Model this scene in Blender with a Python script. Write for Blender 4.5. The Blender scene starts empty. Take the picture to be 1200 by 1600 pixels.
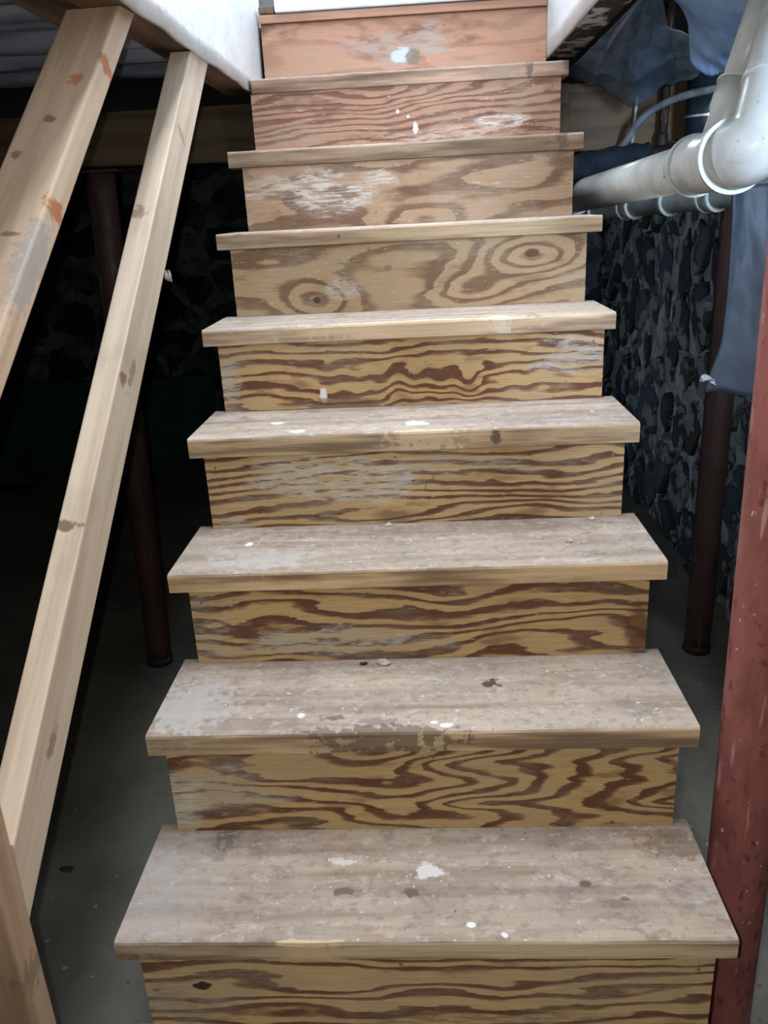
import bpy, bmesh, math, random
from mathutils import Vector, Matrix, noise as mnoise

S = bpy.context.scene
COL = S.collection
random.seed(7)

# ------------------------------------------------------------------ camera
CAM = Vector((0.0321, -0.9412, 1.0399))
RIGHT = Vector((0.9980, 0.0400, -0.0490)); DOWN = Vector((-0.0323, -0.3452, -0.9380)); FWD = Vector((-0.0544, 0.9377, -0.3432))
cd = bpy.data.cameras.new('camera'); cam = bpy.data.objects.new('camera', cd); COL.objects.link(cam)
cd.sensor_fit = 'VERTICAL'; cd.sensor_height = 36.0; cd.lens = 1275.6 * 36.0 / 1600.0; cd.clip_start = 0.02
R3 = Matrix((RIGHT, -DOWN, -FWD)).transposed()
cam.matrix_world = Matrix.Translation(CAM) @ R3.to_4x4()
S.camera = cam

# ------------------------------------------------------------------ world, lights, exposure
w = bpy.data.worlds.new('world'); S.world = w; w.use_nodes = True
w.node_tree.nodes['Background'].inputs[0].default_value = (0.62, 0.76, 1.0, 1)
w.node_tree.nodes['Background'].inputs[1].default_value = 0.3

def light(name, kind, loc, energy, color, target=None, **kw):
    d = bpy.data.lights.new(name, kind); d.energy = energy; d.color = color
    for k, v in kw.items(): setattr(d, k, v)
    o = bpy.data.objects.new(name, d); COL.objects.link(o); o.location = loc
    if target is not None:
        o.rotation_euler = (Vector(target) - Vector(loc)).to_track_quat('-Z', 'Y').to_euler()
    return o
# the phone's flash, a few centimetres left of the lens
light('phone_flash', 'POINT', CAM - RIGHT * 0.030 - DOWN * 0.002, 30.0, (1.0, 0.93, 0.83), shadow_soft_size=0.004)
# assumed daylight coming down the stairwell from the storey above, sources unseen
light('assumed_upstairs_daylight', 'AREA', (0.0, 0.70, 3.12), 20.0, (0.84, 0.92, 1.0), target=(0.0, 0.85, 0.0), shape='RECTANGLE', size=0.34, size_y=1.8, spread=math.radians(84))
light('assumed_hall_daylight', 'AREA', (0.0, -0.10, 2.95), 3.2, (0.84, 0.92, 1.0), target=(0.0, 1.80, 1.50), shape='RECTANGLE', size=0.5, size_y=0.5, spread=math.radians(80))  # added second lamp aimed at the upper risers, hall source only assumed
# added lamp, assumed open door at the head of the stairs, brightens the walls
light('assumed_door_daylight', 'AREA', (0.0, 3.1, 2.55), 42.0, (0.80, 0.91, 1.0), target=(0.0, 0.9, 1.3), shape='RECTANGLE', size=0.9, size_y=1.2, spread=math.radians(120))
# added lamp lighting the pipes, window in the right-hand wall only assumed, unseen
light('assumed_window_daylight', 'AREA', (1.18, -0.55, 1.30), 8.0, (0.62, 0.78, 1.0), target=(0.70, 1.3, 1.22), shape='RECTANGLE', size=0.30, size_y=0.5, spread=math.radians(75))
# added fill lamp, no window there, brightens the right-hand stone wall
light('right_wall_fill', 'AREA', (-3.92, 3.5, 1.05), 3.2, (0.72, 0.86, 1.0), target=(1.27, 3.3, 0.35), shape='RECTANGLE', size=0.8, size_y=0.4, spread=math.radians(50))
S.view_settings.view_transform = 'Standard'; S.view_settings.look = 'None'
S.view_settings.exposure = 0.0; S.view_settings.gamma = 1.0; S.view_settings.use_curve_mapping = False
try:
    S.cycles.use_denoising = True
    S.cycles.use_adaptive_sampling = True; S.cycles.adaptive_threshold = 0.04; S.cycles.adaptive_min_samples = 12
    S.cycles.max_bounces = 5; S.cycles.diffuse_bounces = 2; S.cycles.glossy_bounces = 2; S.cycles.transparent_max_bounces = 8
except Exception: pass

# ------------------------------------------------------------------ helpers
def lin(c):
    f = lambda v: v / 12.92 if v <= 0.04045 else ((v + 0.055) / 1.055) ** 2.4
    return tuple(f(x / 255.0) for x in c[:3]) + (1.0,)

class NT:
    """small helper for building node materials"""
    def __init__(self, name):
        self.m = bpy.data.materials.new(name); self.m.use_nodes = True
        self.t = self.m.node_tree; self.b = self.t.nodes['Principled BSDF']; self.out = self.t.nodes['Material Output']
        self.b.inputs['Specular IOR Level'].default_value = 0.3
        tc = self.t.nodes.new('ShaderNodeTexCoord'); self.oc = tc.outputs['Object']
        oi = self.t.nodes.new('ShaderNodeObjectInfo'); self.rnd = oi.outputs['Random']
        self.off = self.vmath('MULTIPLY', self.rnd, (37.0, 53.0, 71.0))
    def put(self, sock, v):
        if isinstance(v, bpy.types.NodeSocket): self.t.links.new(v, sock)
        elif isinstance(v, (tuple, list)) and hasattr(sock, 'default_value'):
            n = len(sock.default_value); v = tuple(v)
            sock.default_value = v[:n] if len(v) >= n else v + (1.0,) * (n - len(v))
        else: sock.default_value = v
    def math(self, op, a, b=0.0, c=0.0, clamp=False):
        n = self.t.nodes.new('ShaderNodeMath'); n.operation = op; n.use_clamp = clamp
        self.put(n.inputs[0], a); self.put(n.inputs[1], b); self.put(n.inputs[2], c); return n.outputs[0]
    def vmath(self, op, a, b=(0, 0, 0)):
        n = self.t.nodes.new('ShaderNodeVectorMath'); n.operation = op
        self.put(n.inputs[0], a); self.put(n.inputs[1], b)
        return n.outputs['Value'] if op in ('LENGTH', 'DOT_PRODUCT', 'DISTANCE') else n.outputs[0]
    def noise(self, scale=(1, 1, 1), detail=3.0, rough=0.55, dist=0.0, seed=None, sc=1.0, co=None):
        n = self.t.nodes.new('ShaderNodeTexNoise'); n.noise_dimensions = '3D'
        off = self.vmath('ADD', self.off, (seed, seed * .7, 1.3 * seed)) if seed else self.off
        n2 = self.t.nodes.new('ShaderNodeVectorMath'); n2.operation = 'MULTIPLY_ADD'
        self.put(n2.inputs[0], co or self.oc); self.put(n2.inputs[1], scale); self.put(n2.inputs[2], off)
        self.t.links.new(n2.outputs[0], n.inputs['Vector'])
        n.inputs['Scale'].default_value = sc; n.inputs['Detail'].default_value = min(detail, 3.0)
        n.inputs['Roughness'].default_value = rough; n.inputs['Distortion'].default_value = 0.0
        return n.outputs['Fac']
    def voro(self, scale, feature='F1', sc=1.0, co=None):
        n = self.t.nodes.new('ShaderNodeTexVoronoi'); n.feature = feature
        self.put(n.inputs['Vector'], self.vmath('MULTIPLY', co or self.oc, scale)); n.inputs['Scale'].default_value = sc
        return n.outputs['Distance']
    def ss(self, v, a, b, lo=0.0, hi=1.0):
        n = self.t.nodes.new('ShaderNodeMapRange'); n.interpolation_type = 'SMOOTHSTEP'
        self.put(n.inputs['Value'], v)
        if a > b: a, b, lo, hi = b, a, hi, lo
        n.inputs['From Min'].default_value = a; n.inputs['From Max'].default_value = b
        n.inputs['To Min'].default_value = lo; n.inputs['To Max'].default_value = hi
        return n.outputs['Result']
    def mix(self, f, a, b, mode='MIX'):
        n = self.t.nodes.new('ShaderNodeMix'); n.data_type = 'RGBA'; n.blend_type = mode
        self.put(n.inputs[0], f); self.put(n.inputs[6], a); self.put(n.inputs[7], b); return n.outputs[2]
    def ramp(self, f, stops, interp='LINEAR'):
        n = self.t.nodes.new('ShaderNodeValToRGB'); n.color_ramp.interpolation = interp
        e = n.color_ramp.elements
        while len(e) < len(stops): e.new(0.5)
        for el, (p, c) in zip(e, stops): el.position = p; el.color = c
        self.put(n.inputs[0], f); return n.outputs[0]
    def attr(self, name):
        n = self.t.nodes.new('ShaderNodeAttribute'); n.attribute_name = name; return n.outputs['Fac']
    def normal_z(self):
        n = self.t.nodes.new('ShaderNodeNewGeometry'); s = self.t.nodes.new('ShaderNodeSeparateXYZ')
        self.t.links.new(n.outputs['True Normal'], s.inputs[0]); return s.outputs[2]
    def sep(self, v=None):
        s = self.t.nodes.new('ShaderNodeSeparateXYZ'); self.put(s.inputs[0], v or self.oc); return s.outputs
    def spots(self, base, spots, wob, flake=None):
        """marks with a shape of their own: knots, paint drips, stains. (centre, radii, colour, strength, ragged)"""
        for (c, r, col, st, rag) in spots:
            d = self.vmath('LENGTH', self.vmath('MULTIPLY', self.vmath('SUBTRACT', self.oc, c), tuple(1.0 / q for q in r)))
            d = self.math('ADD', d, self.math('MULTIPLY', self.math('SUBTRACT', wob, 0.5), rag * 2.2))
            f = self.ss(d, 1.10, 0.60 if rag < 1.5 else 0.80, 0.0, st)
            if flake is not None and rag >= 1.9: f = self.math('MULTIPLY', f, self.ss(flake, 0.40, 0.60, 0.12, 1.0))
            base = self.mix(f, base, col)
        return base
    def done(self, color, rough=0.7, bump=None, bstr=0.3, bdist=0.003, **kw):
        self.put(self.b.inputs['Base Color'], color); self.put(self.b.inputs['Roughness'], rough)
        if bump is not None:
            n = self.t.nodes.new('ShaderNodeBump'); n.inputs['Strength'].default_value = bstr; n.inputs['Distance'].default_value = bdist
            self.put(n.inputs['Height'], bump); self.t.links.new(n.outputs[0], self.b.inputs['Normal'])
        for k, v in kw.items(): self.put(self.b.inputs[k.replace('_', ' ')], v)
        return self.m

WORLD_LOC = {}
def wloc(o): return WORLD_LOC.get(o.name, Vector((0, 0, 0)))
def place(o, loc, parent):
    loc = Vector(loc); WORLD_LOC[o.name] = loc
    if parent is not None: o.parent = parent; o.location = loc - wloc(parent)
    else: o.location = loc
def tag(o, label=None, cat=None, group=None, kind=None):
    if label: o['label'] = label
    if cat: o['category'] = cat
    if group: o['group'] = group
    if kind: o['kind'] = kind
    return o
def empty(name, loc, label, cat, group=None):
    o = bpy.data.objects.new(name, None); COL.objects.link(o); o.empty_display_size = 0.05
    place(o, loc, None); return tag(o, label, cat, group)
def mesh(name, verts, faces, mat, parent=None, smooth=False, bevel=0.0, attr=None, loc=None, solid=0.0):
    lo = [min(v[i] for v in verts) for i in range(3)]; hi = [max(v[i] for v in verts) for i in range(3)]
    c = Vector(((lo[0] + hi[0]) / 2, (lo[1] + hi[1]) / 2, (lo[2] + hi[2]) / 2)) if loc is None else Vector(loc)
    me = bpy.data.meshes.new(name); me.from_pydata([tuple(Vector(v) - c) for v in verts], [], faces)
    me.update()
    bm = bmesh.new(); bm.from_mesh(me)
    bmesh.ops.recalc_face_normals(bm, faces=bm.faces)
    if bevel > 0: bmesh.ops.bevel(bm, geom=list(bm.edges), offset=bevel, segments=2, profile=0.6, affect='EDGES')
    bm.to_mesh(me); bm.free()
    if attr is not None:
        a = me.attributes.new('phase', 'FLOAT', 'POINT')
        for i, v in enumerate(attr): a.data[i].value = v
    if smooth:
        for p in me.polygons: p.use_smooth = True
    me.materials.append(mat)
    o = bpy.data.objects.new(name, me); COL.objects.link(o); place(o, c, parent)
    if solid:
        m = o.modifiers.new('thickness', 'SOLIDIFY'); m.thickness = solid; m.offset = 0
    return o
BOXF = [(0, 1, 3, 2), (4, 6, 7, 5), (0, 4, 5, 1), (2, 3, 7, 6), (0, 2, 6, 4), (1, 5, 7, 3)]
def box(name, a, b, mat, parent=None, bevel=0.0, jit=0.0):
    v = [(x, y, z) for x in (a[0], b[0]) for y in (a[1], b[1]) for z in (a[2], b[2])]
    if jit: v = [tuple(q + random.uniform(-jit, jit) for q in p) for p in v]
    return mesh(name, v, BOXF, mat, parent, bevel=bevel)
def frames(pts):
    P = [Vector(p) for p in pts]; out = []; u = None
    for i, p in enumerate(P):
        t = (P[min(i + 1, len(P) - 1)] - P[max(i - 1, 0)]).normalized()
        if u is None:
            u = t.orthogonal().normalized()
        u = (u - t * u.dot(t)).normalized(); out.append((p, u, t.cross(u)))
    return out
def tube(name, pts, radii, mat, parent=None, n=24, cap=True, smooth=True):
    if not isinstance(radii, (list, tuple)): radii = [radii] * len(pts)
    V = []; F = []
    for (p, u, v), r in zip(frames(pts), radii):
        for k in range(n):
            a = 2 * math.pi * k / n; V.append(p + (u * math.cos(a) + v * math.sin(a)) * r)
    m = len(pts)
    for i in range(m - 1):
        for k in range(n):
            F.append((i * n + k, i * n + (k + 1) % n, (i + 1) * n + (k + 1) % n, (i + 1) * n + k))
    if cap: F.append(tuple(range(n - 1, -1, -1))); F.append(tuple((m - 1) * n + k for k in range(n)))
    o = mesh(name, V, F, mat, parent)
    if smooth:
        for p in o.data.polygons: p.use_smooth = len(p.vertices) == 4
    return o
def ring(name, c, axis, r_in, r_out, w, mat, parent=None, n=32):
    """a pipe hub: short hollow collar with a rim"""
    c = Vector(c); a = Vector(axis).normalized(); u = a.orthogonal().normalized(); v = a.cross(u)
    prof = [(r_in, -w / 2), (r_out, -w / 2), (r_out, w / 2), (r_in, w / 2)]
    V = []; F = []
    for k in range(n):
        t = 2 * math.pi * k / n; d = u * math.cos(t) + v * math.sin(t)
        for r, h in prof: V.append(c + d * r + a * h)
    for k in range(n):
        for j in range(4):
            F.append((k * 4 + j, k * 4 + (j + 1) % 4, ((k + 1) % n) * 4 + (j + 1) % 4, ((k + 1) % n) * 4 + j))
    return mesh(name, V, F, mat, parent)
def patch(name, f, nu, nv, mat, parent=None, solid=0.0, face=None):
    V = [f(i / nu, j / nv) for j in range(nv + 1) for i in range(nu + 1)]
    F = [(j * (nu + 1) + i, j * (nu + 1) + i + 1, (j + 1) * (nu + 1) + i + 1, (j + 1) * (nu + 1) + i) for j in range(nv) for i in range(nu)]
    o = mesh(name, V, F, mat, parent, smooth=True, solid=solid)
    if face is not None and o.data.polygons[0].normal.dot(Vector(face)) < 0: o.data.flip_normals()
    return o
def bez(pts, n):
    """smooth Catmull-Rom path through the points"""
    P = [Vector(p) for p in pts]; P = [P[0] * 2 - P[1]] + P + [P[-1] * 2 - P[-2]]; out = []
    for i in range(1, len(P) - 2):
        for k in range(n):
            t = k / n; a, b, c, d = P[i - 1:i + 3]
            out.append(0.5 * ((2 * b) + (c - a) * t + (2 * a - 5 * b + 4 * c - d) * t * t + (3 * b - a - 3 * c + d) * t ** 3))
    out.append(P[-2]); return out
def fbm(x, y, z=0.0): return mnoise.fractal(Vector((x, y, z)), 1.0, 2.0, 4)

# ------------------------------------------------------------------ materials
def m_riser(name, light_c, mid_c, dark_c, spots, contrast=1.0, nz=1.0, fibre=0.25, sharp=0.93):
    t = NT(name)
    ph = t.attr('phase')
    n1 = t.noise((3.2, 1, 17), 2.0, 0.5, 0.0)
    n2 = t.noise((16, 1, 60), 2.0, 0.6)
    ph = t.math('ADD', ph, t.math('MULTIPLY', t.math('SUBTRACT', n1, 0.5), 3.4 * nz))
    ph = t.math('ADD', ph, t.math('MULTIPLY', t.math('SUBTRACT', n2, 0.5), 0.55 * nz))
    rag = t.noise((26, 1, 420), 2.0, 0.6)
    fr = t.math('FRACT', t.math('ADD', ph, t.math('MULTIPLY', rag, 0.16)))
    wid = t.noise((4, 1, 12), 1.0)
    fr2 = t.math('ADD', fr, t.math('MULTIPLY', t.math('SUBTRACT', wid, 0.5), 0.55))
    col = t.ramp(t.math('ADD', t.math('MULTIPLY', t.ss(fr2, 0.34, 0.70), 0.999), 0.0), [(0.0, light_c), (0.35, light_c), (0.7, mid_c), (1.0, dark_c)])
    edge = t.ss(fr, sharp, 1.0)
    col = t.mix(edge, col, light_c)
    plain = t.mix(0.45, light_c, mid_c)
    if contrast < 1.0: col = t.mix(contrast, plain, col)
    fb = t.noise((5, 1, 340), 3.0, 0.7)
    col = t.mix(t.math('MULTIPLY', t.ss(fb, 0.35, 0.72), fibre), col, t.mix(0.5, dark_c, (0.03, 0.02, 0.015, 1)))
    wear = t.noise((7, 1, 26), 5.0, 0.65)
    flake = t.noise((22, 1, 170), 3.0, 0.7)
    ragged = t.math('ADD', t.math('MULTIPLY', wear, 0.55), t.math('MULTIPLY', flake, 0.45))
    wth = t.noise((4.5, 1, 9), 4.0, 0.65, 0, 3.0)
    col = t.mix(t.math('MULTIPLY', t.ss(wth, 0.42, 0.66, 0.0, 0.5), t.ss(flake, 0.36, 0.62, 0.25, 1.0)), col, lin((168, 154, 132)))
    col = t.mix(t.math('MULTIPLY', t.ss(wth, 0.36, 0.50, 0.65, 0.0), t.ss(wear, 0.45, 0.62)), col, lin((104, 80, 64)))
    fleck = t.noise((34, 1, 260), 2.0, 0.6, 0, 7.0)
    col = t.mix(t.ss(fleck, 0.66, 0.72, 0.0, 0.55), col, lin((214, 200, 176)))
    col = t.spots(col, spots, ragged, flake)
    pit = t.noise((40, 1, 60), 2.0, 0.5)
    col = t.mix(t.ss(pit, 0.70, 0.78, 0.0, 0.55), col, lin((52, 40, 32)))
    return t.done(col, t.ss(fb, 0.3, 0.7, 0.55, 0.8), bump=t.math('ADD', fb, t.math('MULTIPLY', flake, 0.8)), bstr=0.35, bdist=0.0015)

def m_tread(name, spots, front=(176, 143, 104), top=(186, 168, 150), dust=0.62):
    t = NT(name)
    up = t.ss(t.normal_z(), 0.25, 0.8)
    g = t.noise((2.2, 26, 26), 4.0, 0.6, 0.7)
    fine = t.noise((6, 150, 150), 3.0, 0.7)
    big = t.noise((5, 7, 7), 4.0, 0.6)
    speck = t.noise((150, 150, 150), 2.0, 0.6)
    a = lin(front); ad = lin((front[0] * 0.68, front[1] * 0.64, front[2] * 0.60)); al = lin((min(255, front[0] * 1.14), front[1] * 1.13, front[2] * 1.1))
    fcol = t.mix(t.ss(g, 0.36, 0.66), al, ad)
    fcol = t.mix(t.ss(fine, 0.4, 0.75, 0, 0.4), fcol, ad)
    fcol = t.mix(t.ss(big, 0.54, 0.74, 0, 0.45), fcol, lin((126, 110, 92)))
    tw = t.mix(t.ss(g, 0.40, 0.68), lin(top), lin((top[0] * 0.80, top[1] * 0.77, top[2] * 0.75)))
    dcol = t.mix(t.ss(big, 0.35, 0.65), lin((186, 172, 166)), lin((158, 146, 138)))
    tcol = t.mix(t.math('MULTIPLY', t.ss(t.noise((6, 9, 9), 5.0, 0.7, 0.4), 0.32, 0.66), dust), tw, dcol)
    tcol = t.mix(t.ss(fine, 0.5, 0.8, 0, 0.35), tcol, lin((120, 104, 90)))
    tcol = t.mix(t.ss(t.noise((13, 20, 20), 4.0, 0.7, 0.8), 0.54, 0.70, 0, 0.55), tcol, lin((122, 112, 104)))
    tcol = t.mix(t.ss(t.noise((48, 60, 60), 3.0, 0.7, 0, 2.0), 0.50, 0.68, 0, 0.45), tcol, lin((128, 112, 98)))
    tcol = t.mix(t.ss(t.noise((30, 44, 44), 3.0, 0.7, 0, 4.0), 0.56, 0.68, 0, 0.4), tcol, lin((208, 200, 196)))
    tcol = t.mix(t.ss(speck, 0.69, 0.75, 0, 0.75), tcol, lin((78, 68, 60)))
    tcol = t.mix(t.ss(t.noise((95, 95, 95), 1.0, 0.5, 0.0, 5.0), 0.72, 0.77, 0, 0.7), tcol, lin((226, 222, 218)))
    col = t.mix(up, fcol, tcol)
    wob = t.noise((60, 60, 60), 3.0, 0.6)
    col = t.spots(col, spots, wob)
    return t.done(col, 0.78, bump=t.math('ADD', t.math('ADD', fine, t.math('MULTIPLY', g, 0.6)), t.math('MULTIPLY', speck, 0.5)), bstr=0.4, bdist=0.0018)

def m_pine(name, base, dark, axis='y', knots=(), stain=None):
    t = NT(name)
    sc = {'y': (28, 1.6, 28), 'x': (1.6, 28, 28), 'z': (28, 28, 1.6)}[axis]
    fs = {'y': (190, 6, 190), 'x': (6, 190, 190), 'z': (190, 190, 6)}[axis]
    g = t.noise(sc, 3.0, 0.55, 0.6); fine = t.noise(fs, 3.0, 0.7); big = t.noise((6, 6, 6), 4.0, 0.6)
    col = t.mix(t.ss(g, 0.40, 0.68), lin(base), lin(dark))
    col = t.mix(t.ss(fine, 0.48, 0.8, 0, 0.28), col, lin(tuple(c * 0.7 for c in dark)))
    col = t.mix(t.ss(big, 0.55, 0.78, 0, 0.4), col, lin(stain or tuple(c * 0.72 for c in dark)))
    col = t.spots(col, knots, t.noise((70, 70, 70), 3.0, 0.6))
    return t.done(col, 0.62, bump=t.math('ADD', fine, g), bstr=0.25, bdist=0.0012)

def m_steel(name, paint, rust, wear=0.5, rough=0.42, grime=0.4, base_rust=False):
    t = NT(name)
    n = t.noise((14, 14, 5), 5.0, 0.65, 0.8); n2 = t.noise((40, 40, 18), 4.0, 0.7, 1.2); s = t.noise((55, 55, 6), 3.0, 0.6, 2.0)
    col = t.mix(t.ss(n, 0.40, 0.66, 0, 0.7), lin(paint), lin(tuple(c * 0.72 for c in paint)))
    col = t.mix(t.ss(n2, 0.57, 0.66, 0, wear), col, lin(rust))
    col = t.mix(t.ss(s, 0.62, 0.70, 0, grime), col, lin((205, 170, 165)))
    col = t.mix(t.ss(t.noise((120, 120, 70), 2.0), 0.70, 0.74, 0, grime), col, lin((235, 225, 220)))
    return t.done(col, t.ss(n2, 0.4, 0.7, rough, rough + 0.3), bump=t.math('ADD', n2, t.math('MULTIPLY', n, 0.6)), bstr=0.35, bdist=0.003)

def m_plain(name, c1, c2, sc=(8, 8, 8), rough=0.7, lo=0.4, hi=0.65, bump=0.3, bd=0.004, detail=5.0, **kw):
    t = NT(name); n = t.noise(sc, detail, 0.62, 0.5); f = t.noise(tuple(q * 9 for q in sc), 3.0, 0.6)
    col = t.mix(t.ss(n, lo, hi), lin(c1), lin(c2))
    return t.done(col, rough, bump=t.math('ADD', n, t.math('MULTIPLY', f, 0.35)), bstr=bump, bdist=bd, **kw)

def m_concrete():
    t = NT('concrete_floor')
    n = t.noise((2.2, 2.2, 2.2), 5.0, 0.6, 0.6); m = t.noise((11, 11, 11), 5.0, 0.65, 0.3); s = t.noise((70, 70, 70), 2.0, 0.6)
    col = t.mix(t.ss(n, 0.36, 0.66), lin((114, 111, 102)), lin((92, 91, 85)))
    col = t.mix(t.ss(m, 0.54, 0.74, 0, 0.35), col, lin((70, 69, 63)))
    col = t.mix(t.ss(s, 0.68, 0.74, 0, 0.6), col, lin((46, 42, 38)))
    col = t.mix(t.ss(t.noise((40, 40, 40), 1.0, 0.5, 0, 9.0), 0.74, 0.78, 0, 0.7), col, lin((165, 158, 150)))
    return t.done(col, 0.75, bump=t.math('ADD', m, t.math('MULTIPLY', s, 0.4)), bstr=0.3, bdist=0.006)

def m_stone(name, c1, c2, smear):
    t = NT(name)
    n = t.noise((9, 9, 9), 5.0, 0.62, 0.5); f = t.noise((60, 60, 60), 3.0, 0.6)
    sm = t.noise((7, 7, 8), 5.0, 0.62, 1.0)
    col = t.mix(t.ss(n, 0.38, 0.66), lin(c1), lin(c2))
    col = t.mix(t.ss(sm, 0.52, 0.57, 0, 0.85), col, lin(smear))
    return t.done(col, 0.8, bump=t.math('ADD', n, t.math('MULTIPLY', f, 0.4)), bstr=0.5, bdist=0.012)

def m_sheet(name, c1, c2, alpha, rough=0.25, sc=(7, 7, 7)):
    """thin polythene: partly see-through, glossy"""
    t = NT(name)
    n = t.noise(sc, 4.0, 0.6, 1.2); f = t.noise(tuple(q * 4 for q in sc), 3.0, 0.6, 1.0)
    col = t.mix(t.ss(n, 0.35, 0.65), lin(c1), lin(c2))
    t.done(col, rough, bump=t.math('ADD', n, t.math('MULTIPLY', f, 0.3)), bstr=0.5, bdist=0.012)
    t.b.inputs['Specular IOR Level'].default_value = 0.6
    tr = t.t.nodes.new('ShaderNodeBsdfTransparent'); mx = t.t.nodes.new('ShaderNodeMixShader')
    t.put(mx.inputs[0], t.ss(n, 0.3, 0.7, alpha - 0.12, min(1.0, alpha + 0.12)))
    t.t.links.new(tr.outputs[0], mx.inputs[1]); t.t.links.new(t.b.outputs[0], mx.inputs[2]); t.t.links.new(mx.outputs[0], t.out.inputs[0])
    return t.m

M_CONC = m_concrete()
M_MORTAR = m_stone('grey_mortar', (158, 164, 164), (112, 120, 122), (60, 68, 74))
M_MORTAR2 = m_stone('dim_mortar', (96, 104, 110), (66, 74, 80), (110, 116, 118))  # darker mortar for the back wall: its dimness is put into the colour
M_STONE = [m_stone('field_stone_%d' % i, a, b, (126, 134, 136)) for i, (a, b) in enumerate([((52, 60, 70), (32, 38, 46)), ((70, 80, 88), (42, 50, 56)), ((58, 62, 62), (34, 38, 40))])]
M_STONE2 = [m_stone('dim_stone_%d' % i, a, b, (74, 82, 86)) for i, (a, b) in enumerate([((38, 44, 52), (22, 26, 32)), ((46, 52, 58), (28, 32, 38))])]  # darkened copies of the field stone, back wall gloom mixed into the colour
M_BEAM = m_pine('old_brown_timber', (96, 80, 58), (70, 57, 42), 'x')
M_JOIST = m_pine('joist_timber', (118, 96, 76), (84, 68, 54), 'y')
M_MOULD = m_plain('mouldy_framing', (50, 42, 38), (176, 168, 166), (16, 12, 16), 0.9, 0.45, 0.56)
M_WHITE = m_plain('white_painted_board', (244, 246, 248), (226, 234, 240), (4, 4, 4), 0.32, bump=0.35, bd=0.02)
M_CEIL = m_plain('dark_subfloor', (70, 62, 54), (52, 47, 42), (6, 6, 6))
M_SILL = m_plain('door_sill_metal', (240, 246, 252), (222, 234, 246), (9, 30, 30), 0.3)
M_DOOR = m_plain('white_door', (240, 242, 245), (228, 232, 238), (3, 3, 3), 0.4)
M_PVC = None
def m_pvc():
    t = NT('white_pvc')
    n = t.noise((10, 10, 10), 5.0, 0.6, 0.4); s = t.noise((90, 90, 90), 2.0, 0.6); p = t.noise((14, 14, 30), 4.0, 0.7, 1.0)
    col = t.mix(t.ss(n, 0.42, 0.68), lin((210, 213, 212)), lin((190, 192, 188)))
    col = t.mix(t.ss(s, 0.70, 0.75, 0, 0.7), col, lin((84, 80, 74)))
    col = t.mix(t.ss(p, 0.62, 0.74, 0, 0.3), col, lin((176, 142, 138)))
    return t.done(col, 0.28, bump=n, bstr=0.1, bdist=0.002)
M_PVC = m_pvc()
M_PVC2 = m_plain('shaded_white_pvc', (150, 158, 158), (120, 128, 130), (12, 12, 12), 0.35, bump=0.1)  # white plastic toned down, the lower pipe's shade is in the colour
M_PVCRIM = m_plain('pvc_hub_rim', (196, 206, 202), (180, 190, 186), (20, 20, 20), 0.3, bump=0.1)
M_CONDUIT = m_plain('grey_conduit', (142, 150, 158), (104, 112, 122), (20, 20, 20), 0.32, bump=0.2, bd=0.002)
M_FOAM = m_plain('black_pipe_foam', (30, 40, 52), (18, 24, 32), (16, 16, 16), 0.85)
M_RUST = m_steel('rusty_iron', (46, 40, 38), (84, 52, 36), 0.8, 0.5, 0.25)
M_DUCT = m_plain('dark_duct', (34, 52, 62), (22, 34, 44), (8, 8, 8), 0.4)
M_GALV = m_plain('galvanised_rim', (200, 212, 214), (160, 174, 178), (20, 20, 20), 0.25, bump=0.1, Metallic=0.7)
M_RED = m_steel('red_oxide_paint', (166, 102, 98), (92, 54, 44), 0.7, 0.38, 0.6)
M_BROWNP = m_steel('dark_brown_paint', (72, 52, 47), (96, 58, 40), 0.5, 0.5, 0.12)
M_SLATE = m_plain('slate_grey_rubber_sheet', (62, 71, 84), (54, 62, 74), (6, 6, 6), 0.5, bump=0.25, bd=0.006)
M_FLAP = m_plain('crumpled_white_tape', (214, 220, 226), (150, 160, 170), (40, 40, 40), 0.4)
M_BLUESHEET = m_sheet('pale_blue_polythene', (168, 204, 250), (140, 176, 232), 0.93, 0.22, (5, 5, 5))
M_CLEAR = m_sheet('smoky_clear_polythene', (112, 134, 160), (76, 90, 106), 0.55, 0.18)
M_FOIL = m_sheet('grey_ceiling_sheeting', (168, 178, 194), (120, 130, 146), 0.96, 0.4, (3, 9, 9))
M_GREEN = m_plain('dark_green_board', (34, 84, 62), (24, 62, 48), (5, 5, 5), 0.7)
M_CRUMB = m_plain('pale_debris', (216, 208, 200), (170, 160, 150), (120, 120, 120), 0.8)
M_DARKBIT = m_plain('dark_debris', (60, 50, 42), (40, 34, 30), (120, 120, 120), 0.8)
M_NAIL = m_plain('nail_head', (150, 140, 130), (96, 86, 78), (300, 300, 300), 0.4, Metallic=0.6)

# ------------------------------------------------------------------ setting: floor, walls, ceiling
FZ = -0.6075
RX, BY, LX, FY = 1.27, 4.85, -4.0, -3.4
def struct(o): return tag(o, kind='structure')
struct(box('floor', (LX, FY, FZ - 0.1), (RX + 0.1, BY + 0.1, FZ), M_CONC))
struct(box('wall_left', (LX - 0.1, FY, FZ), (LX, BY, 1.62), M_MORTAR))
struct(box('wall_front', (LX, FY - 0.1, FZ), (RX, FY, 1.62), M_MORTAR))

def wall_patch(name, f, nu, nv, mat, face):
    o = patch(name, f, nu, nv, mat, None, 0.0, face); return struct(o)
wall_r = wall_patch('wall_right', lambda u, v: (RX + 0.018 * fbm(u * 24, v * 7, 3), FY + u * (BY + 0.1 - FY), FZ + v * 2.23), 160, 40, M_MORTAR, (-1, 0, 0))
wall_b = wall_patch('wall_back', lambda u, v: (LX + u * (RX - LX), BY + 0.018 * fbm(u * 16, v * 7, 9), FZ + v * 2.23), 120, 40, M_MORTAR2, (0, -1, 0))

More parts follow.
